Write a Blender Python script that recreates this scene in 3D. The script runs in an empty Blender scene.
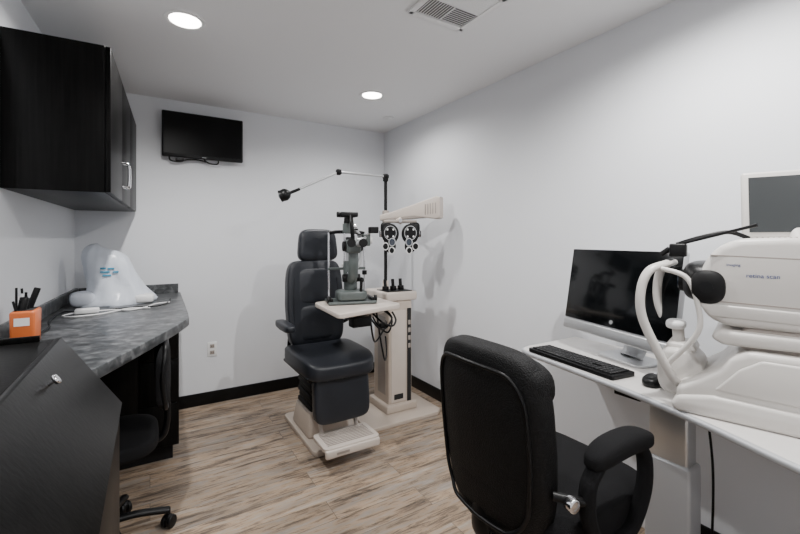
import bpy, bmesh, math, random
from mathutils import Vector, Matrix, Euler
random.seed(4)
scene = bpy.context.scene
COL = scene.collection

# ------------------------------------------------------------------ materials
def new_mat(name):
    m = bpy.data.materials.new(name); m.use_nodes = True
    nt = m.node_tree; b = nt.nodes['Principled BSDF']
    return m, nt, b
def mat(name, col, rough=.5, metal=0.0, bump=0.0, bscale=200, var=0.0, vscale=8, emis=None, estr=0, coat=0, spec=None):
    m, nt, b = new_mat(name)
    b.inputs['Base Color'].default_value = (*col, 1)
    b.inputs['Roughness'].default_value = rough
    b.inputs['Metallic'].default_value = metal
    if spec is not None: b.inputs['Specular IOR Level'].default_value = spec
    if coat: b.inputs['Coat Weight'].default_value = coat
    tc = nt.nodes.new('ShaderNodeTexCoord')
    if var > 0:
        n = nt.nodes.new('ShaderNodeTexNoise'); n.inputs['Scale'].default_value = vscale; n.inputs['Detail'].default_value = 4
        nt.links.new(tc.outputs['Object'], n.inputs['Vector'])
        r = nt.nodes.new('ShaderNodeValToRGB')
        r.color_ramp.elements[0].position = .3; r.color_ramp.elements[1].position = .7
        r.color_ramp.elements[0].color = (*[c*(1-var) for c in col], 1)
        r.color_ramp.elements[1].color = (*[min(1, c*(1+var)) for c in col], 1)
        nt.links.new(n.outputs['Fac'], r.inputs['Fac']); nt.links.new(r.outputs['Color'], b.inputs['Base Color'])
    if bump > 0:
        n2 = nt.nodes.new('ShaderNodeTexNoise'); n2.inputs['Scale'].default_value = bscale; n2.inputs['Detail'].default_value = 3
        nt.links.new(tc.outputs['Object'], n2.inputs['Vector'])
        bp = nt.nodes.new('ShaderNodeBump'); bp.inputs['Strength'].default_value = bump; bp.inputs['Distance'].default_value = .004
        nt.links.new(n2.outputs['Fac'], bp.inputs['Height']); nt.links.new(bp.outputs['Normal'], b.inputs['Normal'])
    if emis:
        b.inputs['Emission Color'].default_value = (*emis, 1); b.inputs['Emission Strength'].default_value = estr
    return m

M = {}
M['wall'] = mat('wall_paint', (.73, .745, .775), .7, bump=.12, bscale=350)
M['ceil'] = mat('ceiling_paint', (.80, .80, .81), .8, bump=.15, bscale=260)
M['base'] = mat('black_baseboard_vinyl', (.004, .004, .004), .4, spec=.2)
M['beige'] = mat('beige_enamel', (.54, .46, .39), .4, var=.02)
M['cream'] = mat('cream_plastic', (.62, .55, .49), .38, var=.02)
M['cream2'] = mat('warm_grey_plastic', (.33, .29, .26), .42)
M['octw'] = mat('ivory_plastic', (.60, .575, .545), .35, var=.01)
M['gap'] = mat('shadow_gap', (.015, .015, .015), .8)
M['vent'] = mat('vent_duct', (.18, .18, .18), .8)
M['uph'] = mat('slate_vinyl_upholstery', (.016, .018, .023), .38, bump=.2, bscale=260, var=.1, spec=.35)
M['uph2'] = mat('slate_vinyl_piping', (.006, .007, .009), .4, spec=.2)
M['blk'] = mat('black_plastic', (.004, .004, .0045), .4, spec=.25)
M['blkm'] = mat('matte_black_plastic', (.007, .007, .0075), .6, spec=.2)
M['leather'] = mat('black_leather', (.0025, .0025, .0028), .55, bump=.8, bscale=240, spec=.22)
M['mesh'] = mat('black_mesh_fabric', (.006, .006, .007), .8, bump=1.0, bscale=420, spec=.2)
M['chrome'] = mat('chrome', (.8, .8, .82), .12, 1)
M['alu'] = mat('brushed_aluminium', (.62, .63, .64), .35, .85)
M['silver'] = mat('silver_paint', (.46, .47, .49), .4, .3)
M['greyg'] = mat('grey_green_enamel', (.085, .10, .097), .35)
M['glass'] = mat('screen_glass', (.003, .0035, .004), .10, spec=.35)
M['tvs'] = mat('tv_screen_panel', (.002, .002, .0022), .35, spec=.12)
M['scr2'] = mat('grey_screen_panel', (.04, .044, .046), .25)
M['white'] = mat('white_plastic', (.78, .78, .78), .4)
M['desk'] = mat('desk_laminate', (.62, .60, .58), .4, var=.02)
M['bag'] = mat('white_dust_cover', (.62, .66, .73), .28, bump=.8, bscale=14)
M['teal'] = mat('teal_print', (.03, .26, .42), .5)
M['orange'] = mat('orange_plastic', (.62, .14, .03), .4)
M['blue'] = mat('blue_cable', (.02, .20, .45), .4)
M['bluep'] = mat('blue_print', (.05, .08, .24), .5)
M['paper'] = mat('paper', (.8, .8, .8), .7)
M['lens'] = mat('lens_glass', (.02, .03, .05), .05, coat=1)
M['emit'] = mat('lamp_lens_lit', (1, 1, 1), .5, emis=(1, .96, .9), estr=18)
M['keys'] = mat('key_caps', (.010, .010, .011), .5, spec=.3)

def wood_black():
    m, nt, b = new_mat('black_oak_laminate')
    tc = nt.nodes.new('ShaderNodeTexCoord'); mp = nt.nodes.new('ShaderNodeMapping')
    mp.inputs['Scale'].default_value = (60, 60, 2.5)
    n = nt.nodes.new('ShaderNodeTexNoise'); n.inputs['Scale'].default_value = 1.5; n.inputs['Detail'].default_value = 6
    r = nt.nodes.new('ShaderNodeValToRGB')
    r.color_ramp.elements[0].position = .35; r.color_ramp.elements[1].position = .75
    r.color_ramp.elements[0].color = (.0012, .0012, .0012, 1); r.color_ramp.elements[1].color = (.006, .0057, .0055, 1)
    nt.links.new(tc.outputs['Object'], mp.inputs['Vector']); nt.links.new(mp.outputs['Vector'], n.inputs['Vector'])
    nt.links.new(n.outputs['Fac'], r.inputs['Fac']); nt.links.new(r.outputs['Color'], b.inputs['Base Color'])
    b.inputs['Roughness'].default_value = .36; b.inputs['Specular IOR Level'].default_value = .11
    bp = nt.nodes.new('ShaderNodeBump'); bp.inputs['Strength'].default_value = .2; bp.inputs['Distance'].default_value = .002
    nt.links.new(n.outputs['Fac'], bp.inputs['Height']); nt.links.new(bp.outputs['Normal'], b.inputs['Normal'])
    return m
M['wood'] = wood_black()

def counter_mat():
    m, nt, b = new_mat('grey_stone_laminate')
    tc = nt.nodes.new('ShaderNodeTexCoord')
    n = nt.nodes.new('ShaderNodeTexNoise'); n.inputs['Scale'].default_value = 22; n.inputs['Detail'].default_value = 8; n.inputs['Distortion'].default_value = .6
    r = nt.nodes.new('ShaderNodeValToRGB'); e = r.color_ramp.elements
    e[0].position = .35; e[0].color = (.028, .03, .032, 1); e[1].position = .68; e[1].color = (.17, .175, .18, 1)
    x = e.new(.52); x.color = (.072, .076, .08, 1)
    nt.links.new(tc.outputs['Object'], n.inputs['Vector']); nt.links.new(n.outputs['Fac'], r.inputs['Fac'])
    nt.links.new(r.outputs['Color'], b.inputs['Base Color']); b.inputs['Roughness'].default_value = .32
    b.inputs['Specular IOR Level'].default_value = .35
    return m
M['counter'] = counter_mat()

def floor_mat():
    m, nt, b = new_mat('vinyl_plank_floor')
    L = nt.links.new; N = nt.nodes.new
    tc = N('ShaderNodeTexCoord')
    br = N('ShaderNodeTexBrick'); br.offset = .37; br.inputs['Scale'].default_value = 1
    br.inputs['Brick Width'].default_value = 1.22; br.inputs['Row Height'].default_value = .152
    br.inputs['Mortar Size'].default_value = .0013; br.inputs['Mortar Smooth'].default_value = .4
    br.inputs['Color1'].default_value = (0, 0, 0, 1); br.inputs['Color2'].default_value = (1, 1, 1, 1); br.inputs['Mortar'].default_value = (.5, .5, .5, 1)
    L(tc.outputs['Object'], br.inputs['Vector'])
    vm = N('ShaderNodeVectorMath'); vm.operation = 'MULTIPLY_ADD'
    L(br.outputs['Color'], vm.inputs[0]); vm.inputs[1].default_value = (7, 3, 5); L(tc.outputs['Object'], vm.inputs[2])
    mp = N('ShaderNodeMapping'); mp.inputs['Scale'].default_value = (1.7, 14, 1); L(vm.outputs['Vector'], mp.inputs['Vector'])
    n1 = N('ShaderNodeTexNoise'); n1.inputs['Scale'].default_value = 2.2; n1.inputs['Detail'].default_value = 12; n1.inputs['Roughness'].default_value = .76; n1.inputs['Distortion'].default_value = .4
    L(mp.outputs['Vector'], n1.inputs['Vector'])
    r = N('ShaderNodeValToRGB'); e = r.color_ramp.elements
    e[0].position = .35; e[0].color = (.075, .058, .046, 1); e[1].position = .66; e[1].color = (.50, .405, .315, 1)
    x = e.new(.44); x.color = (.21, .158, .118, 1); x = e.new(.50); x.color = (.41, .30, .208, 1); x = e.new(.57); x.color = (.34, .295, .255, 1)
    L(n1.outputs['Fac'], r.inputs['Fac'])
    n2 = N('ShaderNodeTexNoise'); n2.inputs['Scale'].default_value = 2.0; n2.inputs['Detail'].default_value = 4
    mp2 = N('ShaderNodeMapping'); mp2.inputs['Scale'].default_value = (1, 4, 1); L(vm.outputs['Vector'], mp2.inputs['Vector']); L(mp2.outputs['Vector'], n2.inputs['Vector'])
    r2 = N('ShaderNodeMapRange'); r2.inputs['From Min'].default_value = .45; r2.inputs['From Max'].default_value = .62; r2.inputs['To Max'].default_value = .85
    L(n2.outputs['Fac'], r2.inputs['Value'])
    m2 = N('ShaderNodeMixRGB'); m2.blend_type = 'MULTIPLY'; m2.inputs['Color2'].default_value = (.68, .72, .77, 1)
    L(r2.outputs['Result'], m2.inputs['Fac']); L(r.outputs['Color'], m2.inputs['Color1'])
    hv = N('ShaderNodeHueSaturation'); hv.inputs['Saturation'].default_value = 1.05
    mr = N('ShaderNodeMapRange'); mr.inputs['To Min'].default_value = .88; mr.inputs['To Max'].default_value = 1.20
    L(br.outputs['Color'], mr.inputs['Value']); L(mr.outputs['Result'], hv.inputs['Value']); L(m2.outputs['Color'], hv.inputs['Color'])
    mx = N('ShaderNodeMixRGB'); mx.inputs['Color2'].default_value = (.10, .08, .06, 1)
    L(br.outputs['Fac'], mx.inputs['Fac']); L(hv.outputs['Color'], mx.inputs['Color1']); L(mx.outputs['Color'], b.inputs['Base Color'])
    b.inputs['Roughness'].default_value = .42; b.inputs['Specular IOR Level'].default_value = .35
    bp = N('ShaderNodeBump'); bp.inputs['Strength'].default_value = .12; bp.inputs['Distance'].default_value = .003
    L(n1.outputs['Fac'], bp.inputs['Height']); L(bp.outputs['Normal'], b.inputs['Normal'])
    return m
M['floor'] = floor_mat()

# ------------------------------------------------------------------ builders
def root(name, loc=(0, 0, 0), rz=0, sc=(1, 1, 1)):
    o = bpy.data.objects.new(name, None); o.empty_display_size = .1; o.scale = sc
    o.location = loc; o.rotation_euler = (0, 0, math.radians(rz)); COL.objects.link(o); return o
def fin(name, bm, m, par, smooth=True, ang=38):
    bmesh.ops.recalc_face_normals(bm, faces=bm.faces[:])
    me = bpy.data.meshes.new(name); bm.to_mesh(me); bm.free()
    if smooth:
        for p in me.polygons: p.use_smooth = True
        me.set_sharp_from_angle(angle=math.radians(ang))
    me.materials.append(M[m] if isinstance(m, str) else m)
    o = bpy.data.objects.new(name, me); COL.objects.link(o)
    if par: o.parent = par
    return o
def xf(bm, c, rot=(0, 0, 0)):
    mt = Matrix.Translation(c) @ Euler([math.radians(a) for a in rot]).to_matrix().to_4x4()
    bmesh.ops.transform(bm, matrix=mt, verts=bm.verts[:])
def B(par, name, c, s, m, bev=.004, rot=(0, 0, 0), seg=3, taper=None):
    bm = bmesh.new(); bmesh.ops.create_cube(bm, size=1)
    for v in bm.verts:
        v.co = Vector((v.co.x*s[0], v.co.y*s[1], v.co.z*s[2]))
        if taper and v.co.z > 0: v.co.x *= taper[0]; v.co.y *= taper[1]
    if bev > 0: bmesh.ops.bevel(bm, geom=bm.edges[:], offset=min(bev, min(s)*.48), offset_type='OFFSET', segments=seg, profile=.5, affect='EDGES', clamp_overlap=True)
    xf(bm, c, rot); return fin(name, bm, m, par)
def C(par, name, a, b, r, m, r2=None, seg=28, bev=0):
    a = Vector(a); b = Vector(b); d = b-a
    bm = bmesh.new(); bmesh.ops.create_cone(bm, cap_ends=True, segments=seg, radius1=r, radius2=r if r2 is None else r2, depth=d.length)
    if bev:
        ed = [e for e in bm.edges if abs(e.verts[0].co.z-e.verts[1].co.z) < 1e-6]
        bmesh.ops.bevel(bm, geom=ed, offset=bev, offset_type='OFFSET', segments=3, profile=.5, affect='EDGES', clamp_overlap=True)
    q = d.to_track_quat('Z', 'Y').to_matrix().to_4x4()
    bmesh.ops.transform(bm, matrix=Matrix.Translation((a+b)/2) @ q, verts=bm.verts[:])
    return fin(name, bm, m, par)
def crom(pts, n=8, closed=False):
    P = [Vector(p) for p in pts]; out = []; k = len(P)
    rng = range(k if closed else k-1)
    for i in rng:
        g = lambda j: P[j % k] if closed else P[max(0, min(k-1, j))]
        p0, p1, p2, p3 = g(i-1), g(i), g(i+1), g(i+2)
        for s in range(n):
            t = s/n
            out.append(.5*((2*p1)+(-p0+p2)*t+(2*p0-5*p1+4*p2-p3)*t*t+(-p0+3*p1-3*p2+p3)*t**3))
    if not closed: out.append(P[-1])
    return out
def T(par, name, pts, r, m, smooth=True, closed=False, sx=1, sy=1, res=10):
    path = crom(pts, 8, closed) if smooth else [Vector(p) for p in pts]
    bm = bmesh.new(); rings = []; n = len(path); up = None
    for i, p in enumerate(path):
        if closed: d = path[(i+1) % n]-path[i-1]
        else: d = path[min(n-1, i+1)]-path[max(0, i-1)]
        d.normalize()
        if up is None:
            up = Vector((0, 0, 1)) if abs(d.z) < .9 else Vector((1, 0, 0))
        up = (up-d*up.dot(d)).normalized(); side = d.cross(up)
        rings.append([bm.verts.new(p+side*math.cos(a)*r*sx+up*math.sin(a)*r*sy) for a in [2*math.pi*k/res for k in range(res)]])
    for i in range(n if closed else n-1):
        A, Bq = rings[i], rings[(i+1) % n]
        for k in range(res): bm.faces.new((A[k], A[(k+1) % res], Bq[(k+1) % res], Bq[k]))
    if not closed: bm.faces.new(rings[0]); bm.faces.new(rings[-1])
    return fin(name, bm, m, par, ang=60)
def P(par, name, poly, axis, d0, d1, m, bev=0, seg=3, c=(0, 0, 0), rot=(0, 0, 0)):
    bm = bmesh.new()
    def co(p, d): return {'z': (p[0], p[1], d), 'y': (p[0], d, p[1]), 'x': (d, p[0], p[1])}[axis]
    v0 = [bm.verts.new(co(p, d0)) for p in poly]; v1 = [bm.verts.new(co(p, d1)) for p in poly]; k = len(poly)
    bm.faces.new(v0); bm.faces.new(v1)
    for i in range(k): bm.faces.new((v0[i], v0[(i+1) % k], v1[(i+1) % k], v1[i]))
    bmesh.ops.recalc_face_normals(bm, faces=bm.faces[:])
    if bev: bmesh.ops.bevel(bm, geom=bm.edges[:], offset=bev, offset_type='OFFSET', segments=seg, profile=.5, affect='EDGES', clamp_overlap=True)
    xf(bm, c, rot); return fin(name, bm, m, par)
def S(par, name, c, h, m, e1=.5, e2=.5, rot=(0, 0, 0), nu=24, nv=40, deform=None):
    bm = bmesh.new(); f = lambda w, e: math.copysign(abs(w)**e, w)
    rows = []
    for i in range(1, nu):
        et = -math.pi/2+math.pi*i/nu; row = []
        for j in range(nv):
            om = 2*math.pi*j/nv
            row.append(bm.verts.new((h[0]*f(math.cos(et), e1)*f(math.cos(om), e2), h[1]*f(math.cos(et), e1)*f(math.sin(om), e2), h[2]*f(math.sin(et), e1))))
        rows.append(row)
    lo = bm.verts.new((0, 0, -h[2])); hi = bm.verts.new((0, 0, h[2]))
    for i in range(len(rows)-1):
        for j in range(nv): bm.faces.new((rows[i][j], rows[i][(j+1) % nv], rows[i+1][(j+1) % nv], rows[i+1][j]))
    for j in range(nv):
        bm.faces.new((lo, rows[0][(j+1) % nv], rows[0][j])); bm.faces.new((hi, rows[-1][j], rows[-1][(j+1) % nv]))
    if deform:
        for v in bm.verts: v.co = Vector(deform(v.co))
    xf(bm, c, rot); return fin(name, bm, m, par, ang=70)
def L(par, name, rings, m, ang=50):
    bm = bmesh.new(); R = [[bm.verts.new(p) for p in r] for r in rings]; k = len(R[0])
    for i in range(len(R)-1):
        for j in range(k): bm.faces.new((R[i][j], R[i][(j+1) % k], R[i+1][(j+1) % k], R[i+1][j]))
    bm.faces.new(R[0]); bm.faces.new(R[-1])
    return fin(name, bm, m, par, ang=ang)
def rrect(x0, x1, y0, y1, r, n=6):
    out = []
    for cx, cy, a0 in ((x1-r, y1-r, 0), (x0+r, y1-r, 90), (x0+r, y0+r, 180), (x1-r, y0+r, 270)):
        for i in range(n+1):
            a = math.radians(a0+90*i/n); out.append((cx+r*math.cos(a), cy+r*math.sin(a)))
    return out

# ------------------------------------------------------------------ room (left wall is a little out of square)
XR, YB, YF, H = 2.055, 3.66, -1.25, 2.44
SL = math.tan(math.radians(2.5))
def wl(y): return -.455-SL*(YB-y)
XA = wl(YF)-.1
B(None, 'floor', ((XA+XR+.1)/2, (YB+YF)/2, -.05), (XR+.1-XA, YB-YF+.2, .1), 'floor', 0)
B(None, 'ceiling', ((XA+XR+.1)/2, (YB+YF)/2, H+.05), (XR+.1-XA, YB-YF+.2, .1), 'ceil', 0)
B(None, 'wall_back', ((XA+XR+.1)/2, YB+.05, H/2), (XR+.1-XA, .1, H), 'wall', 0)
B(None, 'wall_front', ((XA+XR+.1)/2, YF-.05, H/2), (XR+.1-XA, .1, H), 'wall', 0)
P(None, 'wall_left', [(wl(YB), YB), (wl(YF), YF), (wl(YF)-.1, YF), (wl(YB)-.1, YB)], 'z', 0, H, 'wall')
B(None, 'wall_right', (XR+.05, (YB+YF)/2, H/2), (.1, YB-YF, H), 'wall', 0)
B(None, 'baseboard_back', ((.16+XR)/2, YB-.006, .05), (XR-.16, .012, .1), 'base', .003)
B(None, 'baseboard_right', (XR-.006, (YB+YF)/2-.01, .05), (.012, YB-YF-.02, .1), 'base', .003)
P(None, 'baseboard_left', [(wl(.25), .25), (wl(YF+.01), YF+.01), (wl(YF+.01)+.012, YF+.01), (wl(.25)+.012, .25)], 'z', 0, .1, 'base')

# ------------------------------------------------------------------ downlights, with unseen fill lamps among them
def downlight(x, y, energy):
    r = root('recessed_downlight', (x, y, H))
    bm = bmesh.new(); n = 48; prof = [(.095, 0), (.093, -.006), (.078, -.006), (.070, -.001)]
    R = [[bm.verts.new((a*math.cos(2*math.pi*k/n), a*math.sin(2*math.pi*k/n), z)) for k in range(n)] for a, z in prof]
    for i in range(3):
        for k in range(n): bm.faces.new((R[i][k], R[i][(k+1) % n], R[i+1][(k+1) % n], R[i+1][k]))
    fin('trim_ring', bm, 'white', r)
    C(r, 'lens', (0, 0, -.004), (0, 0, -.001), .072, 'emit')
    ld = bpy.data.lights.new('lamp', 'SPOT'); ld.energy = energy; ld.spot_size = math.radians(165); ld.spot_blend = .6
    ld.shadow_soft_size = .028; ld.color = (1, .985, .965)
    lo = bpy.data.objects.new('lamp', ld); lo.location = (0, 0, -.02); COL.objects.link(lo); lo.parent = r
for x, y, e in ((.15, 2.30, 92), (1.436, 2.744, 38), (.15, .35, 38), (1.40, .65, 125), (.8, -.7, 44)):  # third and last lamps unseen, used as fill; the last is an addition
    downlight(x, y, e)

# ceiling vent
r = root('ceiling_air_vent', (1.22, 1.48, H))
for nm, c, s in (('frame_a', (0, .155, -.006), (.33, .03, .012)), ('frame_b', (0, -.155, -.006), (.33, .03, .012)), ('frame_c', (.155, 0, -.006), (.03, .33, .012)), ('frame_d', (-.155, 0, -.006), (.03, .33, .012))):
    B(r, nm, c, s, 'white', .003)
B(r, 'duct_plate', (0, 0, -.001), (.3, .3, .002), 'vent', 0)
for i in range(9):
    y = -.128+i*.016
    B(r, 'louver_%d' % i, (0, y, -.008), (.28, .010, .0015), 'white', 0, rot=(-28, 0, 0))
for i in range(9):
    B(r, 'louver_b_%d' % i, (.07, .012+i*.0145, -.008), (.14, .009, .0015), 'white', 0, rot=(28, 0, 0))
for i in range(9):
    B(r, 'louver_c_%d' % i, (-.13+i*.0145, .07, -.008), (.009, .13, .0015), 'white', 0, rot=(0, -28, 0))
B(r, 'centre_bar', (0, .004, -.010), (.29, .007, .005), 'white', .001); B(r, 'centre_bar_b', (0, .07, -.010), (.007, .14, .005), 'white', .001)
r = root('ceiling_sprinkler', (1.83, 3.18, H))
C(r, 'escutcheon', (0, 0, -.008), (0, 0, 0), .05, 'white', bev=.003); C(r, 'cap', (0, 0, -.014), (0, 0, -.008), .03, 'white', bev=.002)

# ------------------------------------------------------------------ upper cabinet (follows left wall)
r = root('wall_cabinet', (wl(YB), YB, 0), -2.5)
z0, z1 = 1.55, 2.20
P(r, 'carcass', [(.003, -.02), (.003, -1.43), (.347, -1.43), (.347, -.02)], 'z', z0, z1, 'wood', .002)
for i in range(3):
    B(r, 'door_%d' % i, (.359, -1.43+.235+.470*i, (z0+z1)/2), (.02, .4655, z1-z0-.004), 'wood', .002)
for i, yy in enumerate((-1.00, -.91)):
    T(r, 'handle_%d' % i, [(.369, yy, 1.625), (.394, yy, 1.628), (.401, yy, 1.645), (.401, yy, 1.735), (.394, yy, 1.752), (.369, yy, 1.755)], .005, 'chrome')

# ------------------------------------------------------------------ television
r = root('wall_mounted_television', (.369, 3.60, 2.16))
B(r, 'housing', (0, 0, 0), (.585, .035, .35), 'blk', .008)
B(r, 'screen', (0, -.018, .006), (.56, .002, .315), 'tvs', 0)
B(r, 'wall_bracket', (0, .038, 0), (.2, .043, .2), 'blkm', .004)
B(r, 'logo_strip', (0, -.019, -.165), (.03, .002, .004), 'silver', 0)
T(r, 'cable_a', [(-.24, .02, -.15), (-.235, .02, -.20), (-.17, .02, -.205), (-.12, .02, -.185), (-.05, .02, -.18), (.02, .02, -.19)], .006, 'blk')
T(r, 'cable_b', [(.0, .02, -.17), (.04, .02, -.2), (.1, .02, -.2), (.11, .02, -.165)], .005, 'blk')
B(r, 'cable_plug', (-.17, .02, -.19), (.06, .02, .02), 'blk', .004)

def outlet(x, y, z, rz):
    r = root('wall_outlet', (x, y, z), rz)
    B(r, 'plate', (0, -.003, 0), (.072, .006, .115), 'white', .002)
    for s in (-1, 1):
        B(r, 'socket_%d' % s, (0, -.007, s*.026), (.034, .003, .03), 'cream2', .001)
        for t in (-1, 1): B(r, 'slot_%d_%d' % (s, t), (t*.007, -.009, s*.026), (.003, .001, .01), 'gap', 0)
outlet(.435, YB, .444, 0)

# ------------------------------------------------------------------ countertop + base cabinet
r = root('laminate_countertop')
poly = [(wl(3.655)+.002, 3.655), (.205, 3.655), (.185, 2.60)]
for i in range(9):
    t = i/8; a = Vector((.178, 2.44)); b = Vector((.13, 2.25)); c = Vector((-.155, 1.62))
    q = (1-t)**2*a+2*t*(1-t)*b+t*t*c; poly.append((q.x, q.y))
poly += [(-.20, 1.53), (wl(1.53)+.002, 1.53)]
P(r, 'slab', poly, 'z', .885, .928, 'counter', .004)
P(r, 'backsplash_left', [(wl(3.65)+.002, 3.65), (wl(1.54)+.002, 1.54), (wl(1.54)+.02, 1.54), (wl(3.65)+.02, 3.65)], 'z', .928, 1.0, 'counter', .003)
B(r, 'backsplash_back', (-.12, 3.646, .963), (.62, .018, .07), 'counter', .003)
r = root('base_cabinet')
B(r, 'carcass', (-.15, 3.235, .4875), (.6, .84, .775), 'wood', .002)
B(r, 'toe_kick', (-.16, 3.26, .05), (.56, .78, .1), 'blkm', 0)
for i, (a, b) in enumerate(((.11, .36), (.365, .62), (.625, .865))):
    B(r, 'drawer_front_%d' % i, (.045, 2.806, (a+b)/2), (.19, .018, b-a), 'wood', .002)
B(r, 'door_front', (-.25, 2.806, .49), (.38, .018, .755), 'wood', .002)
T(r, 'drawer_handle', [(.06, 2.797, .79), (.06, 2.772, .79), (.125, 2.772, .79), (.125, 2.797, .79)], .005, 'chrome', smooth=False)
P(r, 'modesty_panel', [(wl(2.8)+.003, 2.8), (wl(1.55)+.003, 1.55), (wl(1.55)+.022, 1.55), (wl(2.8)+.022, 2.8)], 'z', 0, .88, 'wood')
B(r, 'support_panel', (-.35, 1.56, .44), (.36, .02, .88), 'wood', .001)

# lens cabinet (sloped lid)
r = root('trial_lens_cabinet')
P(r, 'body', [(-.54, 0), (-.09, 0), (-.09, .835), (-.225, 1.035), (-.54, 1.035)], 'y', .32, 1.49, 'wood', .002)
P(r, 'lid', [(-.079, .838), (-.072, .846), (-.215, 1.062), (-.228, 1.062), (-.228, 1.043)], 'y', .315, 1.495, 'wood', .001)
B(r, 'top_panel', (-.386, .905, 1.049), (.312, 1.18, .022), 'wood', .002)
B(r, 'top_back_lip', (-.40, 1.484, 1.067), (.28, .012, .016), 'wood', .002)
B(r, 'door_near', (-.085, .605, .43), (.014, .58, .76), 'wood', .002)
B(r, 'door_far', (-.085, 1.195, .43), (.014, .58, .76), 'wood', .002)
nx = Vector((.834, 0, .552)).normalized()
kp = Vector((-.190, 1.16, 1.024))
C(r, 'knob_stem', kp-nx*.006, kp+nx*.014, .005, 'chrome')
C(r, 'knob_head', kp+nx*.012, kp+nx*.022, .012, 'chrome', bev=.004)

# ------------------------------------------------------------------ counter items
r = root('covered_microscope', (-.20, 3.24, .928))
rings = []
# z, half width, half depth, centre x : hood-shaped head leaning to the wall side, skirt spreading over the base
prof = [(0, .20, .15, .015), (.015, .205, .152, .015), (.04, .185, .14, .02), (.07, .165, .125, .02), (.11, .150, .112, .01), (.16, .140, .105, -.005), (.21, .134, .10, -.02), (.26, .128, .095, -.035), (.30, .120, .088, -.048), (.33, .108, .078, -.056), (.352, .088, .062, -.062), (.366, .058, .042, -.066), (.372, .02, .018, -.068)]
for z, a, b, ox in prof:
    ring = []
    for k in range(72):
        t = 2*math.pi*k/72; fl = max(0, 1-z/.30)
        w = 1+.07*math.sin(3*t+z*7+.8)*fl+.045*math.sin(7*t+z*16)*(.25+fl)+.02*math.sin(15*t-z*30)
        cx, cy = math.cos(t), math.sin(t); sq = (abs(cx)**4+abs(cy)**4)**(-1/4)
        ring.append((ox+a*w*cx*(.5+.5*sq), b*w*cy*(.5+.5*sq), z+(.008*math.sin(4*t) if 0 < z < .32 else (-.02*cx*max(0, z-.3)/.07))))
    rings.append(ring)
L(r, 'dust_cover', rings, 'bag', 75)
S(r, 'instrument_foot', (.165, -.07, .03), (.06, .06, .03), 'white', .5, .5, nu=12, nv=20)
S(r, 'cover_fold', (-.15, -.06, .045), (.07, .075, .05), 'bag', .7, .8, nu=14, nv=24, deform=lambda v: (v.x*(1+.15*math.sin(v.y*80)), v.y, v.z))
for k, (px, pz, w) in enumerate(((-.05, .235, .03), (-.01, .232, .035), (-.04, .212, .05), (.015, .21, .03), (-.03, .19, .045))):
    B(r, 'print_%d' % k, (px, -.100-.02*(.235-pz)/.05*.4, pz), (w, .006, .010), 'teal', .001, rot=(-6, 0, 6))
r = root('power_adapter_with_cables', (-.30, 2.86, .928))
B(r, 'adapter', (0, 0, .015), (.11, .05, .03), 'white', .008)
T(r, 'cable_a', [(.05, 0, .01), (.12, .03, .006), (.2, -.02, .006), (.28, .05, .006), (.33, .16, .006), (.41, .2, .006)], .004, 'white')
T(r, 'cable_b', [(-.05, 0, .01), (-.1, -.06, .006), (-.05, -.12, .006), (.06, -.1, .006), (.12, -.04, .006), (.2, .04, .006), (.3, .0, .006)], .004, 'white')
T(r, 'cable_c', [(.1, .06, .006), (.22, .08, .006), (.34, .06, .006), (.40, .2, .006), (.42, .36, .006)], .004, 'blk')
T(r, 'cable_d', [(-.03, .0, .01), (-.12, .08, .006), (-.13, -.2, .006), (-.10, -.4, .006), (-.12, -.6, .006)], .004, 'blk')
r = root('pen_holder', (-.415, 2.13, .928))
B(r, 'cup', (0, 0, .07), (.07, .12, .14), 'orange', .01, taper=(1.08, 1.05))
B(r, 'opening', (0, 0, .1405), (.058, .10, .002), 'gap', 0)
B(r, 'cup_label', (.0, -.063, .10), (.045, .003, .03), 'paper', 0)
for i in range(9):
    a = random.uniform(-.022, .022); b = -.045+i*.011; C(r, 'pen_%d' % i, (a, b, .10), (a+random.uniform(-.02, .02), b+random.uniform(-.02, .02), random.uniform(.17, .23)), .004, random.choice(['blk', 'white', 'blkm', 'blk']), seg=10)
C(r, 'marker', (.0, .02, .12), (.03, .03, .22), .011, 'blk', bev=.003); C(r, 'stapler_head', (-.01, -.03, .12), (.0, -.02, .19), .014, 'blk', bev=.004)

# ------------------------------------------------------------------ swivel base helper
def star_base(r, R, zh, rot0, m='blk'):
    C(r, 'hub', (0, 0, .075), (0, 0, .15), .034, m, bev=.006)
    C(r, 'gas_lift_sleeve', (0, 0, .15), (0, 0, .27), .027, m); C(r, 'gas_lift', (0, 0, .27), (0, 0, zh), .016, 'chrome')
    for i in range(5):
        a = math.radians(rot0+72*i); dx, dy = math.cos(a), math.sin(a)
        T(r, 'leg_%d' % i, [(dx*.02, dy*.02, .115), (dx*R*.5, dy*R*.5, .108), (dx*R, dy*R, .08)], .02, m, sx=1, sy=.75)
        C(r, 'caster_stem_%d' % i, (dx*R, dy*R, .045), (dx*R, dy*R, .09), .008, 'blk')
        b = a+.8; px, py = -math.sin(b), math.cos(b)
        for s in (-1, 1):
            c = Vector((dx*R, dy*R, .028)); n = Vector((px, py, 0))
            C(r, 'caster_%d_%d' % (i, s), c+n*s*.006, c+n*s*.024, .028, 'blk', bev=.005)
        S(r, 'caster_hood_%d' % i, (dx*R, dy*R, .04), (.022, .022, .02), 'blk', 1, 1, nu=10, nv=16)

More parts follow.
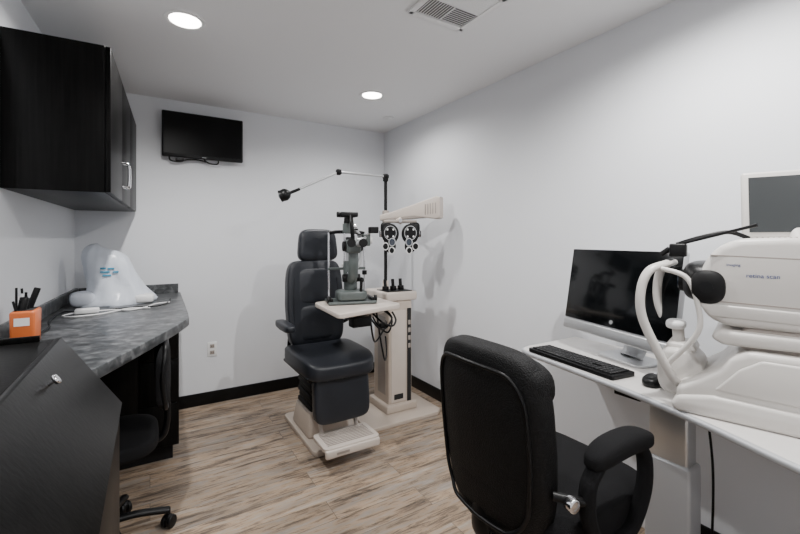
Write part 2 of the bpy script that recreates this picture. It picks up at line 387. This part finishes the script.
r = root('task_chair', (-.165, 2.17, 0), 0)
star_base(r, .24, .42, 4)
S(r, 'seat', (-.0, 0, .465), (.20, .21, .042), 'mesh', .5, .6)
B(r, 'seat_pan', (0, 0, .425), (.25, .25, .025), 'blk', .01)
T(r, 'back_stem', [(.08, 0, .42), (.2, 0, .43), (.232, 0, .5), (.232, 0, .66)], .014, 'blk', sx=1.5)
S(r, 'backrest', (.225, 0, .735), (.022, .16, .14), 'mesh', .5, .5, deform=lambda v: (v.x-1.2*v.y*v.y, v.y, v.z))
T(r, 'backrest_frame', [(.21, -.155, .74), (.222, -.12, .86), (.228, 0, .878), (.222, .12, .86), (.21, .155, .74), (.222, .12, .61), (.228, 0, .60), (.222, -.12, .61)], .011, 'blk', closed=True)

# ------------------------------------------------------------------ examination chair
r = root('ophthalmic_examination_chair', (1.03, 2.62, 0))
P(r, 'floor_plate', rrect(-.17, .245, -.22, .46, .04), 'z', 0, .03, 'beige', .006)
B(r, 'pedestal_foot', (.0, .14, .11), (.3, .36, .16), 'beige', .02, taper=(.85, .85))
for i in range(7):
    B(r, 'bellows_%d' % i, (0, .14, .205+i*.036), (.24-(i % 2)*.015, .28-(i % 2)*.015, .034), 'blkm', .012)
B(r, 'seat_frame', (0, .03, .475), (.40, .46, .04), 'blk', .01)
S(r, 'seat_cushion', (0, -.02, .545), (.245, .285, .060), 'uph', .42, .33, deform=lambda v: (v.x*(1-.06*max(0, -v.y/.28)), v.y, v.z+(.018*(abs(v.x)/.245)**3 if v.z > 0 else 0)-(.02*max(0, (-v.y-.15)/.13) if v.y < -.15 else 0)))
B(r, 'seat_side_trim', (0, .0, .50), (.465, .50, .02), 'uph2', .009)
T(r, 'seat_seam', [(-.16, .22, .603), (-.165, 0, .603), (-.15, -.2, .594), (0, -.225, .588), (.15, -.2, .594), (.165, 0, .603), (.16, .22, .603)], .0035, 'uph2')
S(r, 'calf_pad', (0, -.235, .365), (.185, .045, .155), 'uph', .33, .38, rot=(-6, 0, 0))
B(r, 'calf_pad_backing', (0, -.19, .365), (.34, .02, .28), 'blk', .008, rot=(-6, 0, 0))
T(r, 'calf_pad_seam', [(-.165, -.272, .50), (-.05, -.292, .485), (.05, -.292, .485), (.165, -.272, .50)], .003, 'uph2')
P(r, 'footplate', rrect(-.18, .18, -.42, -.2, .03), 'z', .115, .14, 'cream', .006)
B(r, 'footplate_front', (0, -.412, .105), (.35, .03, .05), 'cream', .01)
B(r, 'footplate_label', (-.07, -.428, .105), (.08, .002, .014), 'cream2', 0)
for i in range(9): B(r, 'footplate_rib_%d' % i, (0, -.385+i*.018, .142), (.30, .006, .005), 'cream2', .001, seg=1)
for s in (-1, 1): T(r, 'footplate_strut_%d' % s, [(s*.12, -.25, .13), (s*.12, -.19, .16), (s*.12, -.14, .40)], .014, 'cream')
def bkd(v): return (v.x*(1-.10*max(0, v.z/.3)**2-.05*max(0, -v.z/.3)), v.y-.7*v.x*v.x if v.y < 0 else v.y-.4*v.x*v.x, v.z)
S(r, 'backrest', (0, .275, .885), (.212, .05, .305), 'uph', .28, .33, rot=(-6, 0, 0), nu=36, nv=56, deform=bkd)
S(r, 'lumbar_pad', (0, .232, .745), (.150, .034, .125), 'uph', .35, .4, rot=(-6, 0, 0))
S(r, 'upper_back_pad', (0, .258, 1.005), (.145, .034, .125), 'uph', .35, .4, rot=(-6, 0, 0))
B(r, 'backrest_shell', (0, .318, .87), (.33, .03, .48), 'blk', .014, rot=(-6, 0, 0))
for s in (-1, 1):
    T(r, 'backrest_side_seam_%d' % s, [(s*.165, .188, .62), (s*.17, .200, .80), (s*.165, .222, 1.0), (s*.15, .24, 1.13)], .004, 'uph2')
for s in (-1, 1): C(r, 'headrest_post_%d' % s, (s*.05+.03, .325, 1.08), (s*.05+.03, .345, 1.28), .008, 'chrome')
S(r, 'headrest', (.035, .315, 1.300), (.146, .05, .120), 'uph', .45, .5, rot=(-4, 0, 0), deform=lambda v: (v.x*(1-.08*v.z/.118), v.y-1.2*v.x*v.x, v.z))
T(r, 'headrest_seam', [(-.07, .262, 1.30), (.035, .270, 1.29), (.135, .262, 1.30)], .003, 'uph2')
for s in (-1, 1):
    S(r, 'armrest_pad_%d' % s, (s*.262, .10, .765), (.035, .155, .027), 'uph', .5, .5)
    T(r, 'armrest_bracket_%d' % s, [(s*.255, .20, .755), (s*.245, .27, .72), (s*.19, .32, .69)], .014, 'blk')
for s in (-1, 1): T(r, 'recline_strut_%d' % s, [(s*.17, .2, .48), (s*.175, .3, .52), (s*.165, .315, .66)], .014, 'blk')

# ------------------------------------------------------------------ instrument stand
r = root('ophthalmic_instrument_stand', (0, 0, 0))
P(r, 'floor_plate', [(1.29, 2.50), (1.88, 2.50), (1.93, 2.54), (1.93, 3.02), (1.88, 3.07), (1.29, 3.07)], 'z', 0, .03, 'beige', .006)
B(r, 'body_foot', (1.645, 2.79, .06), (.27, .30, .06), 'beige', .012)
B(r, 'body', (1.645, 2.79, .47), (.21, .24, .80), 'beige', .012)
B(r, 'body_door', (1.625, 2.668, .45), (.13, .006, .70), 'cream', .003)
B(r, 'body_side_channel', (1.722, 2.668, .45), (.035, .005, .72), 'gap', .001)
B(r, 'vent_slot', (1.625, 2.664, .14), (.08, .003, .04), 'gap', 0)
for i in range(4): B(r, 'switch_%d' % i, (1.722, 2.664, .70-.06*i), (.022, .006, .035), 'cream2', .002)
B(r, 'side_groove', (1.539, 2.78, .45), (.003, .12, .6), 'cream2', .001)
B(r, 'console', (1.655, 2.84, .905), (.28, .36, .07), 'cream', .014)
B(r, 'console_panel', (1.655, 2.78, .942), (.22, .18, .006), 'blk', .002)
for i in range(3):
    C(r, 'charging_well_%d' % i, (1.58+i*.07, 2.79, .94), (1.58+i*.07, 2.79, .975), .026, 'blk', bev=.003)
    C(r, 'handpiece_%d' % i, (1.58+i*.07, 2.79, .95), (1.58+i*.07, 2.80, 1.03), .013, 'blkm', bev=.004)
C(r, 'pole_socket', (1.68, 2.965, .90), (1.68, 2.965, 1.0), .026, 'cream', bev=.004)
C(r, 'pole', (1.68, 2.965, .94), (1.68, 2.965, 1.86), .0135, 'blkm')
C(r, 'pole_cap', (1.68, 2.965, 1.83), (1.68, 2.965, 1.885), .022, 'blkm', bev=.005)
a = Vector((1.655, 2.99, 1.535)); e = Vector((1.925, 2.52, 1.585)); d = (e-a).normalized(); n = Vector((-d.y, d.x, 0)).normalized()
def sect(p, w, zt, zb, k=.012):
    return [tuple(p+n*x+Vector((0, 0, z))) for x, z in rrect(-w, w, zb, zt, min(k, w*.9), 4)]
L(r, 'phoropter_arm', [sect(a, .026, .015, -.035), sect(a.lerp(e, .2), .030, .026, -.034), sect(a.lerp(e, .6), .036, .062, -.040), sect(a.lerp(e, .94), .042, .098, -.080), sect(e, .036, .088, -.075)], 'cream')
for i in range(5):
    p = a.lerp(e, .78+.04*i); B(r, 'arm_vent_%d' % i, p+n*(-.0405)+Vector((0, 0, .005)), (.005, .007, .085), 'cream2', .001, rot=(0, 0, 30), seg=1)
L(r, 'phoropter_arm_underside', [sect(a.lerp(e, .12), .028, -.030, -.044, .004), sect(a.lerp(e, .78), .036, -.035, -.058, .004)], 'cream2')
C(r, 'arm_collar', (1.68, 2.965, 1.48), (1.68, 2.965, 1.585), .028, 'cream2', bev=.006)
T(r, 'phoropter_bracket', [(1.735, 2.85, 1.50), (1.70, 2.80, 1.50), (1.66, 2.735, 1.49)], .014, 'cream')
tab = [(.945, 2.655), (.91, 2.14), (1.42, 2.29), (1.43, 2.80)]
tp = []
for i in range(4):
    p0 = Vector(tab[i-1]); p1 = Vector(tab[i]); p2 = Vector(tab[(i+1) % 4])
    u = (p0-p1).normalized()*.045; w = (p2-p1).normalized()*.045
    for k in range(6):
        t = k/5; q = (1-t)**2*(p1+u)+2*t*(1-t)*p1+t*t*(p1+w); tp.append((q.x, q.y))
P(r, 'instrument_table', tp, 'z', .890, .918, 'cream', .008)
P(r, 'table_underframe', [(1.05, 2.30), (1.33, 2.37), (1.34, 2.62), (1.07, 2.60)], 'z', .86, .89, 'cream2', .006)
T(r, 'table_swing_arm', [(1.28, 2.5, .845), (1.42, 2.60, .835), (1.58, 2.74, .83)], .034, 'cream')
C(r, 'table_pivot', (1.28, 2.5, .81), (1.28, 2.5, .885), .042, 'cream', bev=.006)
B(r, 'power_supply', (1.12, 2.30, .83), (.13, .07, .06), 'blk', .008)
T(r, 'cable_a', [(1.18, 2.30, .86), (1.24, 2.28, .78), (1.32, 2.33, .76), (1.38, 2.35, .82), (1.36, 2.42, .87)], .006, 'blk')
T(r, 'cable_b', [(1.20, 2.32, .86), (1.22, 2.32, .72), (1.30, 2.42, .66), (1.42, 2.5, .74), (1.54, 2.72, .72)], .006, 'blk')
T(r, 'cable_c', [(1.34, 2.5, .86), (1.36, 2.46, .62), (1.40, 2.48, .5), (1.48, 2.6, .52), (1.54, 2.72, .6)], .006, 'blk')
T(r, 'cable_d', [(1.30, 2.5, .84), (1.30, 2.42, .78), (1.36, 2.37, .72), (1.42, 2.42, .80), (1.40, 2.52, .85)], .006, 'blk')
T(r, 'cable_e', [(1.26, 2.42, .86), (1.30, 2.34, .80), (1.37, 2.33, .77), (1.44, 2.40, .79), (1.46, 2.48, .83)], .007, 'blk')
B(r, 'cable_connector', (1.31, 2.35, .775), (.05, .03, .03), 'blk', .006)

# ------------------------------------------------------------------ examination lamp
r = root('swing_arm_examination_lamp')
A0 = (1.68, 2.965, 1.872); A1 = (1.235, 2.91, 1.862); A2 = (.85, 2.915, 1.675)
T(r, 'upper_arm', [A0, A1], .010, 'alu', smooth=False); T(r, 'lower_arm', [A1, A2], .009, 'alu', smooth=False)
S(r, 'elbow', A1, (.022, .022, .024), 'blk', .7, .7, nu=12, nv=18); S(r, 'shoulder', A0, (.026, .026, .022), 'blk', .7, .7, nu=12, nv=18)
T(r, 'lower_arm_grip', [(.93, 2.914, 1.712), A2], .0115, 'blk', smooth=False)
d = Vector((-.85, .3, -.35)).normalized(); c = Vector(A2)
C(r, 'lamp_neck', c, c+d*.03, .014, 'blk'); C(r, 'lamp_head', c+d*.015, c+d*.06, .034, 'blk', r2=.044, bev=.004)
S(r, 'lamp_back', c+d*.03, (.044, .044, .044), 'blk', 1, 1, nu=12, nv=20); C(r, 'lamp_rim', c+d*.058, c+d*.065, .043, 'blk'); C(r, 'lamp_glass', c+d*.062, c+d*.068, .036, 'lens')

# ------------------------------------------------------------------ phoropter
r = root('phoropter', (1.66, 2.70, 1.362), -28, (1.08, 1.05, 1.28))
B(r, 'crossbar', (0, 0, .095), (.24, .035, .018), 'cream2', .007); C(r, 'hanger', (0, .0, .09), (0, .03, .11), .014, 'cream')
C(r, 'level_knob', (0, -.02, .10), (0, -.04, .10), .012, 'chrome')
for s in (-1, 1):
    x = s*.072
    C(r, 'housing_%d' % s, (x, .028, .02), (x, -.028, .02), .062, 'blk', bev=.008, seg=36)
    S(r, 'housing_lobe_%d' % s, (x+s*.03, 0, .055), (.04, .026, .036), 'blk', .6, .6, nu=14, nv=24)
    C(r, 'dial_ring_%d' % s, (x, -.028, .025), (x, -.032, .025), .044, 'alu', seg=36); C(r, 'dial_face_%d' % s, (x, -.031, .025), (x, -.034, .025), .040, 'blk', seg=36)
    C(r, 'aperture_ring_%d' % s, (x-s*.012, -.03, -.030), (x-s*.012, -.052, -.030), .025, 'alu', seg=28)
    C(r, 'aperture_%d' % s, (x-s*.012, -.05, -.030), (x-s*.012, -.054, -.030), .02, 'lens')
    C(r, 'cross_cylinder_%d' % s, (x+s*.035, -.03, -.055), (x+s*.035, -.046, -.055), .024, 'white', seg=28)
    C(r, 'cross_cylinder_lens_%d' % s, (x+s*.035, -.044, -.055), (x+s*.035, -.049, -.055), .018, 'blk')
    C(r, 'risley_prism_%d' % s, (x-s*.01, -.03, -.080), (x-s*.01, -.044, -.080), .023, 'white', seg=28); C(r, 'risley_face_%d' % s, (x-s*.01, -.042, -.080), (x-s*.01, -.047, -.080), .016, 'blk')
    C(r, 'lower_body_%d' % s, (x, .02, -.055), (x, -.028, -.055), .04, 'blk', bev=.006)
    for k in range(4):
        an = math.radians(45+90*k); C(r, 'dial_knob_%d_%d' % (s, k), (x+.03*math.cos(an), -.03, .025+.03*math.sin(an)), (x+.03*math.cos(an), -.042, .025+.03*math.sin(an)), .0065, 'white', seg=16)
    C(r, 'outer_knob_%d' % s, (x+s*.05, 0, .02), (x+s*.078, 0, .02), .020, 'blkm', bev=.003); C(r, 'outer_knob_ring_%d' % s, (x+s*.066, 0, .02), (x+s*.070, 0, .02), .021, 'chrome')

# ------------------------------------------------------------------ slit lamp
r = root('slit_lamp_microscope', (1.15, 2.51, .918), -14, (1.06, 1.06, 1.03))
B(r, 'base_plate', (0, 0, .012), (.30, .20, .018), 'greyg', .006)
for s in (-1, 1):
    B(r, 'rail_%d' % s, (s*.13, .01, .028), (.02, .17, .02), 'blk', .003); C(r, 'rail_wheel_%d' % s, (s*.142, -.06, .032), (s*.156, -.06, .032), .022, 'blk', bev=.003)
S(r, 'slide_base', (0, -.02, .055), (.095, .075, .034), 'greyg', .4, .4); C(r, 'joystick', (.05, -.08, .07), (.052, -.088, .15), .009, 'blk', bev=.003)
S(r, 'joystick_grip', (.053, -.09, .155), (.014, .014, .018), 'blk', 1, 1, nu=10, nv=16)
C(r, 'column', (0, .0, .07), (0, .0, .20), .024, 'chrome'); C(r, 'column_collar', (0, 0, .09), (0, 0, .15), .042, 'greyg', bev=.005)
T(r, 'microscope_arm', [(0, 0, .14), (0, -.07, .17), (0, -.10, .25), (0, -.10, .33)], .024, 'greyg', sx=1.3)
C(r, 'focus_drum', (-.055, -.03, .165), (.055, -.03, .165), .026, 'blk', bev=.004)
B(r, 'microscope_body', (0, -.08, .37), (.085, .12, .085), 'greyg', .014)
C(r, 'magnification_drum', (-.062, -.07, .37), (.062, -.07, .37), .032, 'blk', bev=.004)
C(r, 'objective', (0, -.03, .37), (0, .0, .37), .03, 'blk', bev=.003)
for s in (-1, 1):
    T(r, 'eyepiece_tube_%d' % s, [(s*.02, -.12, .38), (s*.033, -.16, .392), (s*.035, -.19, .392)], .019, 'silver', smooth=False); C(r, 'eyepiece_cup_%d' % s, (s*.035, -.185, .392), (s*.035, -.222, .392), .021, 'blk', r2=.026)
T(r, 'illumination_arm', [(0, 0, .13), (.0, .055, .15), (0, .085, .2)], .022, 'greyg', sx=1.2)
C(r, 'illumination_base', (0, .08, .18), (0, .08, .27), .032, 'greyg', bev=.004); C(r, 'prism_tower', (0, .08, .27), (0, .08, .40), .014, 'alu')
T(r, 'curved_light_guide', [(.03, .08, .20), (.075, .085, .25), (.09, .085, .34), (.075, .085, .44), (.03, .08, .49)], .013, 'alu', sx=1.2)
B(r, 'mirror_head', (0, .075, .41), (.03, .035, .04), 'blk', .005)
for s in (-1, 1): C(r, 'tower_post_%d' % s, (s*.024, .085, .25), (s*.024, .085, .47), .006, 'chrome')
C(r, 'illumination_drum', (0, .08, .455), (0, .08, .52), .036, 'greyg', bev=.004); C(r, 'lamp_house', (0, .08, .52), (0, .08, .575), .03, 'blk', r2=.025, bev=.004)
B(r, 'filter_lever', (.035, .05, .48), (.05, .012, .012), 'blk', .003)
B(r, 'camera_box', (-.02, -.03, .572), (.11, .10, .032), 'blk', .008); C(r, 'camera_lens', (-.075, -.05, .572), (-.095, -.05, .572), .018, 'blk', bev=.003)
C(r, 'lamp_knob', (.02, .08, .50), (.055, .08, .50), .014, 'chrome')
T(r, 'camera_link', [(-.01, -.07, .565), (-.01, -.10, .50), (0, -.09, .40)], .013, 'blk')
T(r, 'tonometer_arm', [(.03, -.06, .41), (.08, -.04, .42), (.10, .02, .43)], .009, 'alu')
B(r, 'tonometer_body', (.105, .02, .41), (.05, .06, .08), 'greyg', .008); C(r, 'tonometer_dial', (.125, .02, .41), (.145, .02, .41), .026, 'white', bev=.003)
C(r, 'tonometer_probe', (.10, .05, .44), (.03, .085, .46), .004, 'blk')
B(r, 'side_viewer', (.145, -.02, .475), (.06, .05, .042), 'blkm', .006); C(r, 'side_viewer_stem', (.10, 0, .44), (.145, -.015, .47), .007, 'alu')
for s in (-1, 1): T(r, 'headrest_post_%d' % s, [(s*.12, .1, .01), (s*.12, .125, .06), (s*.12, .13, .30), (s*.12, .13, .46)], .007, 'chrome')
T(r, 'forehead_band', [(-.12, .13, .455), (-.06, .155, .465), (.06, .155, .465), (.12, .13, .455)], .009, 'blk', sy=1.5)
B(r, 'chin_bar', (0, .13, .215), (.25, .018, .018), 'greyg', .004); S(r, 'chin_cup', (0, .135, .24), (.035, .025, .014), 'white', .6, .8, nu=12, nv=20)
C(r, 'chin_height_knob', (.12, .13, .17), (.12, .13, .20), .016, 'blk', bev=.003)

# ------------------------------------------------------------------ right desk
r = root('height_adjustable_desk')
def bez(pts, n=5): return [(p.x, p.y) for p in crom([(a, b, 0) for a, b in pts], n)]
edge = bez([(1.64, 1.43), (1.575, 1.39), (1.545, 1.22), (1.52, 1.06), (1.475, .80), (1.415, .57), (1.33, .33), (1.27, .1), (1.25, -.12)])
P(r, 'desktop', edge+[(2.03, -.12), (2.03, 1.43)], 'z', .775, .80, 'desk', .005)
T(r, 'edge_band', [(x-.001, y, .7875) for x, y in edge], .009, 'silver', smooth=False, sy=1.35, res=8)
for i, yy in enumerate((.80, .02)):
    B(r, 'column_outer_%d' % i, (1.74, yy, .26), (.095, .165, .46), 'silver', .012); B(r, 'column_inner_%d' % i, (1.74, yy, .60), (.075, .14, .34), 'alu', .01)
    B(r, 'foot_%d' % i, (1.72, yy, .02), (.56, .08, .035), 'silver', .008); B(r, 'bracket_%d' % i, (1.74, yy, .762), (.40, .07, .024), 'blkm', .003)
    for k in range(4): C(r, 'bolt_%d_%d' % (i, k), (1.56+.03*k, yy-.036, .762), (1.56+.03*k, yy-.039, .762), .005, 'chrome', seg=10)
B(r, 'crossbeam', (1.74, .41, .742), (.05, .78, .03), 'blkm', .004); B(r, 'control_box', (1.56, .86, .758), (.06, .10, .025), 'blk', .004)
T(r, 'cable_a', [(1.83, .73, .77), (1.83, .70, .5), (1.83, .70, .25), (1.82, .71, .06), (1.9, .8, .008), (1.98, .95, .008)], .0045, 'blk')
r = root('network_cable')
T(r, 'loop', [(2.04, .47, .60), (1.98, .47, .63), (1.93, .45, .64), (1.89, .41, .62), (1.87, .40, .54), (1.89, .43, .48), (1.95, .45, .46), (2.04, .47, .46)], .005, 'blue')
outlet(XR, .47, .46, 90)
r = root('power_strip', (1.98, 1.1, .02), 90); B(r, 'body', (0, 0, 0), (.28, .055, .04), 'white', .006)
for i in range(5): B(r, 'socket_%d' % i, (-.1+i*.05, 0, .021), (.03, .03, .002), 'blk', 0)

# all-in-one monitor
r = root('desktop_computer_monitor', (1.735, 1.05, .80), -104.5)
tl = -9
def on_panel(x, y, z):
    a = math.radians(tl); return (x, y*math.cos(a)-(z-.1)*math.sin(a), .1+(z-.1)*math.cos(a)+y*math.sin(a))
B(r, 'panel', on_panel(0, .015, .30), (.60, .03, .405), 'silver', .01, rot=(tl, 0, 0))
B(r, 'glass', on_panel(0, -.0015, .325), (.592, .004, .345), 'glass', .001, rot=(tl, 0, 0))
B(r, 'chin_bar', on_panel(0, .013, .122), (.602, .036, .05), 'alu', .006, rot=(tl, 0, 0))
C(r, 'badge', on_panel(0, -.003, .175), on_panel(0, -.007, .175), .009, 'alu')
T(r, 'stand_neck', [(0, .08, .22), (0, .13, .17), (0, .15, .07), (0, .12, .012)], .02, 'alu', sx=3)
P(r, 'stand_base', rrect(-.12, .12, .03, .20, .03), 'z', 0, .012, 'alu', .003)
B(r, 'rear_housing', on_panel(0, .045, .28), (.34, .04, .25), 'silver', .012, rot=(tl, 0, 0))

def keyboard(name, loc, rz, L_=.46, D=.135):
    r = root(name, loc, rz); P(r, 'case', rrect(-L_/2, L_/2, -D/2, D/2, .012), 'z', .002, .018, 'blk', .004)
    rows = 6; cols = 21; kw = (L_-.03)/cols; kd = (D-.025)/rows
    for i in range(rows):
        j = 0
        while j < cols:
            w = 6 if (i == 0 and j == 4) else 1
            if j in (15, 16) and i in (2, ): j += 1; continue
            B(r, 'key_%d_%d' % (i, j), (-L_/2+.015+(j+w/2)*kw, -D/2+.0125+(i+.5)*kd, .021), (kw*w-.0035, kd-.0035, .007), 'keys', .0015, seg=1); j += w
    return r
keyboard('computer_keyboard', (1.600, 1.12, .80), -97)
r = root('computer_mouse', (1.60, .80, .80), -80)
S(r, 'shell', (0, 0, .016), (.032, .055, .02), 'blk', .7, .8, nu=14, nv=28, deform=lambda v: (v.x, v.y, max(v.z, -.015)))
C(r, 'scroll_wheel', (-.004, .03, .032), (.004, .03, .032), .008, 'silver', seg=16)
r = root('desk_cables')
T(r, 'cable_a', [(1.88, .87, .806), (1.82, .80, .806), (1.74, .78, .806), (1.80, .74, .806), (1.90, .76, .806)], .004, 'blk')
T(r, 'cable_b', [(1.72, .74, .806), (1.78, .79, .806), (1.84, .76, .806), (1.90, .80, .806), (1.97, .86, .806)], .004, 'white')
B(r, 'adapter', (1.76, .745, .812), (.09, .05, .022), 'white', .005)

# ------------------------------------------------------------------ retinal OCT camera
r = root('retinal_imaging_camera', (1.63, .545, .80), 17)
P(r, 'base_shell', [(-.34, .004), (.13, .004), (.155, .03), (.155, .075), (.10, .11), (.05, .145), (.02, .19), (-.02, .215), (-.34, .215)], 'x', -.165, .165, 'octw', .022, 4)
P(r, 'base_skirt', [(-.35, 0), (.155, 0), (.17, .02), (.15, .05), (.06, .07), (-.35, .06)], 'x', -.178, .178, 'octw', .014)
P(r, 'base_side_panel', [(-.34, .075), (.06, .085), (.0, .16), (-.05, .195), (-.34, .195)], 'x', -.170, .170, 'octw', .008)
P(r, 'carriage', [(-.34, .205), (-.03, .205), (.0, .215), (.01, .25), (-.02, .285), (-.34, .285)], 'x', -.13, .13, 'cream2', .012)
P(r, 'carriage_cover', [(-.34, .232), (.04, .222), (.07, .242), (.05, .268), (-.34, .268)], 'x', -.152, .152, 'octw', .012)
P(r, 'head_shell', [(-.34, .278), (.03, .278), (.08, .30), (.10, .35), (.10, .43), (.075, .49), (.045, .525), (.0, .545), (-.10, .548), (-.34, .54)], 'x', -.145, .145, 'octw', .026, 5)
P(r, 'head_lower_band', [(-.34, .30), (.07, .305), (.10, .345), (-.34, .335)], 'x', -.149, .149, 'octw', .006)
P(r, 'head_seam', [(-.33, .343), (.102, .352), (.102, .356), (-.33, .347)], 'x', -.1462, .1462, 'cream2', 0)
P(r, 'head_top_seam', [(-.33, .478), (.07, .492), (.068, .495), (-.33, .481)], 'x', -.1462, .1462, 'cream2', 0)
S(r, 'objective_housing', (-.01, .09, .405), (.135, .06, .065), 'blk', .6, .7)
C(r, 'objective_ring', (0, .12, .40), (0, .165, .40), .042, 'blkm', r2=.036, bev=.003); C(r, 'objective_glass', (0, .16, .40), (0, .168, .40), .03, 'lens')
S(r, 'side_camera_ring', (-.140, .075, .395), (.026, .045, .052), 'blkm', .8, .9, nu=16, nv=28)
C(r, 'side_camera_glass', (-.160, .078, .395), (-.166, .078, .395), .018, 'blk')
for i in range(9): B(r, 'top_vent_%d' % i, (-.09, -.04-.012*i, .5475), (.07, .005, .003), 'cream2', .001, seg=1)
for body, size, y, z in (('retina scan', .017, -.015, .43), ('imaging', .011, .03, .462)):
    tx = bpy.data.curves.new('printed_label', 'FONT'); tx.body = body; tx.size = size; tx.extrude = .0004
    to = bpy.data.objects.new('printed_label', tx); COL.objects.link(to); to.parent = r; to.location = (-.1465, y, z); to.rotation_euler = (math.radians(90), 0, math.radians(-90)); tx.materials.append(M['bluep'])
P(r, 'chinrest_tower', [(.09, .02), (.20, .02), (.22, .05), (.222, .14), (.20, .175), (.13, .175), (.09, .13)], 'x', -.085, .085, 'octw', .022, 4)
P(r, 'chinrest_bracket', [(.11, .165), (.20, .165), (.195, .19), (.12, .19)], 'x', -.06, .06, 'octw', .008)
S(r, 'chin_cup', (0, .175, .245), (.045, .03, .016), 'white', .6, .8, nu=12, nv=20); C(r, 'chin_post', (0, .165, .17), (0, .17, .24), .018, 'octw')
arch = [(-.08, .15, .06), (-.125, .165, .085), (-.15, .20, .16), (-.155, .25, .28), (-.15, .255, .37), (-.13, .235, .435), (-.07, .195, .458), (.07, .195, .458), (.13, .235, .435), (.15, .255, .37), (.155, .25, .28), (.15, .20, .16), (.125, .165, .085), (.08, .15, .06)]
T(r, 'headrest_arch', arch, .0125, 'octw', res=14, sx=1.3)
S(r, 'forehead_pad', (0, .192, .458), (.07, .012, .016), 'blkm', .5, .5, nu=12, nv=20)
T(r, 'arch_rear_guard', [(-.14, .185, .13), (-.155, .10, .25), (-.15, .10, .34), (-.14, .13, .42), (-.125, .20, .445)], .008, 'octw', res=12)
T(r, 'fixation_arm', [(.0, -.02, .545), (-.02, .03, .565), (-.03, .10, .55), (-.03, .17, .525)], .007, 'blk')
B(r, 'fixation_lamp', (-.03, .165, .505), (.035, .05, .045), 'blk', .006); C(r, 'fixation_tip', (-.03, .19, .51), (-.03, .215, .49), .009, 'blk')
T(r, 'fixation_rod', [(-.03, .165, .525), (-.10, -.04, .585)], .005, 'blk', smooth=False)
d = root('touch_display', (.105, -.152, .655), -81.5); d.parent = r
B(d, 'bezel', (0, 0, 0), (.31, .028, .225), 'octw', .01, rot=(-8, 0, 0)); B(d, 'panel', (0, -.0155, .002), (.275, .003, .185), 'scr2', 0, rot=(-8, 0, 0))
C(r, 'display_neck', (.05, -.14, .53), (.11, -.135, .58), .022, 'octw')

# ------------------------------------------------------------------ executive office chair, faces +X
r = root('executive_office_chair', (1.12, .91, 0), 0)
star_base(r, .34, .44, 96)
B(r, 'tilt_mechanism', (.02, 0, .435), (.22, .14, .05), 'blk', .01)
S(r, 'seat', (.03, 0, .53), (.26, .235, .068), 'mesh', .5, .4, deform=lambda v: (v.x, v.y, v.z-(.6*(v.x-.15)**2 if v.x > .15 else 0)))
B(r, 'seat_shell', (.02, 0, .47), (.42, .40, .03), 'blk', .012)
def bk(v):
    k = v.z/.28
    w = 1-.09*max(0, k)**3-.20*max(0, -k)**2
    return (v.x+.9*v.y*v.y, v.y*w, v.z+.012*math.cos(v.y*9)*max(0, k))
S(r, 'backrest', (-.258, 0, .755), (.050, .208, .272), 'leather', .34, .45, rot=(0, -5, 0), nu=40, nv=60, deform=bk)
S(r, 'top_roll', (-.262, 0, .950), (.060, .202, .078), 'leather', .7, .5, rot=(0, -5, 0), nu=24, nv=60, deform=lambda v: (v.x+.9*v.y*v.y, v.y, v.z-.35*v.y*v.y))
S(r, 'lumbar_roll', (-.240, 0, .60), (.056, .178, .09), 'leather', .7, .5, rot=(0, -5, 0), nu=24, nv=60, deform=lambda v: (v.x+.9*v.y*v.y, v.y, v.z))
# piping around the rear panel
pp = []
for t in range(24):
    an = 2*math.pi*t/24; f = lambda w_: math.copysign(abs(w_)**.42, w_)
    yy = .182*f(math.cos(an)); zz = .232*f(math.sin(an)); k = zz/.28
    yy *= 1-.09*max(0, k)**3-.20*max(0, -k)**2
    pp.append((-.258-.047+.9*yy*yy-zz*.087-(.006 if abs(yy) < .12 else 0), yy, .755+zz))
T(r, 'rear_piping', pp, .006, 'blk', closed=True, res=8)
for i, z in enumerate((-.13, .03, .17)):
    S(r, 'front_cushion_%d' % i, (-.210-(z*.087), 0, .765+z), (.045, .175, .082), 'leather', .6, .5, rot=(0, -5, 0))
T(r, 'back_bar', [(-.02, 0, .43), (-.2, 0, .43), (-.275, 0, .47), (-.265, 0, .60)], .018, 'blk', sx=2)
for s in (-1, 1):
    y = s*.258
    S(r, 'armrest_pad_%d' % s, (.01, y, .768), (.145, .037, .03), 'mesh', .6, .6, deform=lambda v: (v.x, v.y, v.z-.9*v.x*v.x))
    T(r, 'armrest_loop_%d' % s, [(-.10, y, .735), (-.14, y, .69), (-.13, y*.98, .60), (-.07, y*.95, .51), (.02, y*.92, .475), (.09, y*.95, .50), (.13, y, .60), (.135, y, .69), (.10, y, .74)], .018, 'mesh', sx=1.3)
    T(r, 'armrest_rear_link_%d' % s, [(-.13, y, .65), (-.175, y*.96, .66), (-.215, y*.80, .665)], .012, 'blk')
    C(r, 'armrest_knob_%d' % s, (-.195, y*.92, .66), (-.198, y*1.02, .66), .019, 'chrome', bev=.005)
T(r, 'tilt_lever', [(.02, -.06, .43), (.02, -.2, .425), (.03, -.24, .43)], .006, 'blk')

# ------------------------------------------------------------------ world + camera
w = bpy.data.worlds.new('world'); scene.world = w; w.use_nodes = True
w.node_tree.nodes['Background'].inputs['Color'].default_value = (.5, .5, .5, 1); w.node_tree.nodes['Background'].inputs['Strength'].default_value = .2
cd = bpy.data.cameras.new('camera'); cam = bpy.data.objects.new('camera', cd); COL.objects.link(cam)
cam.location = (0, 0, 1.34); cam.rotation_euler = (math.radians(90), 0, math.radians(-31.56))
cd.sensor_width = 36; cd.lens = 407/800*36; cd.shift_y = -27/800; cd.clip_start = .02
scene.camera = cam
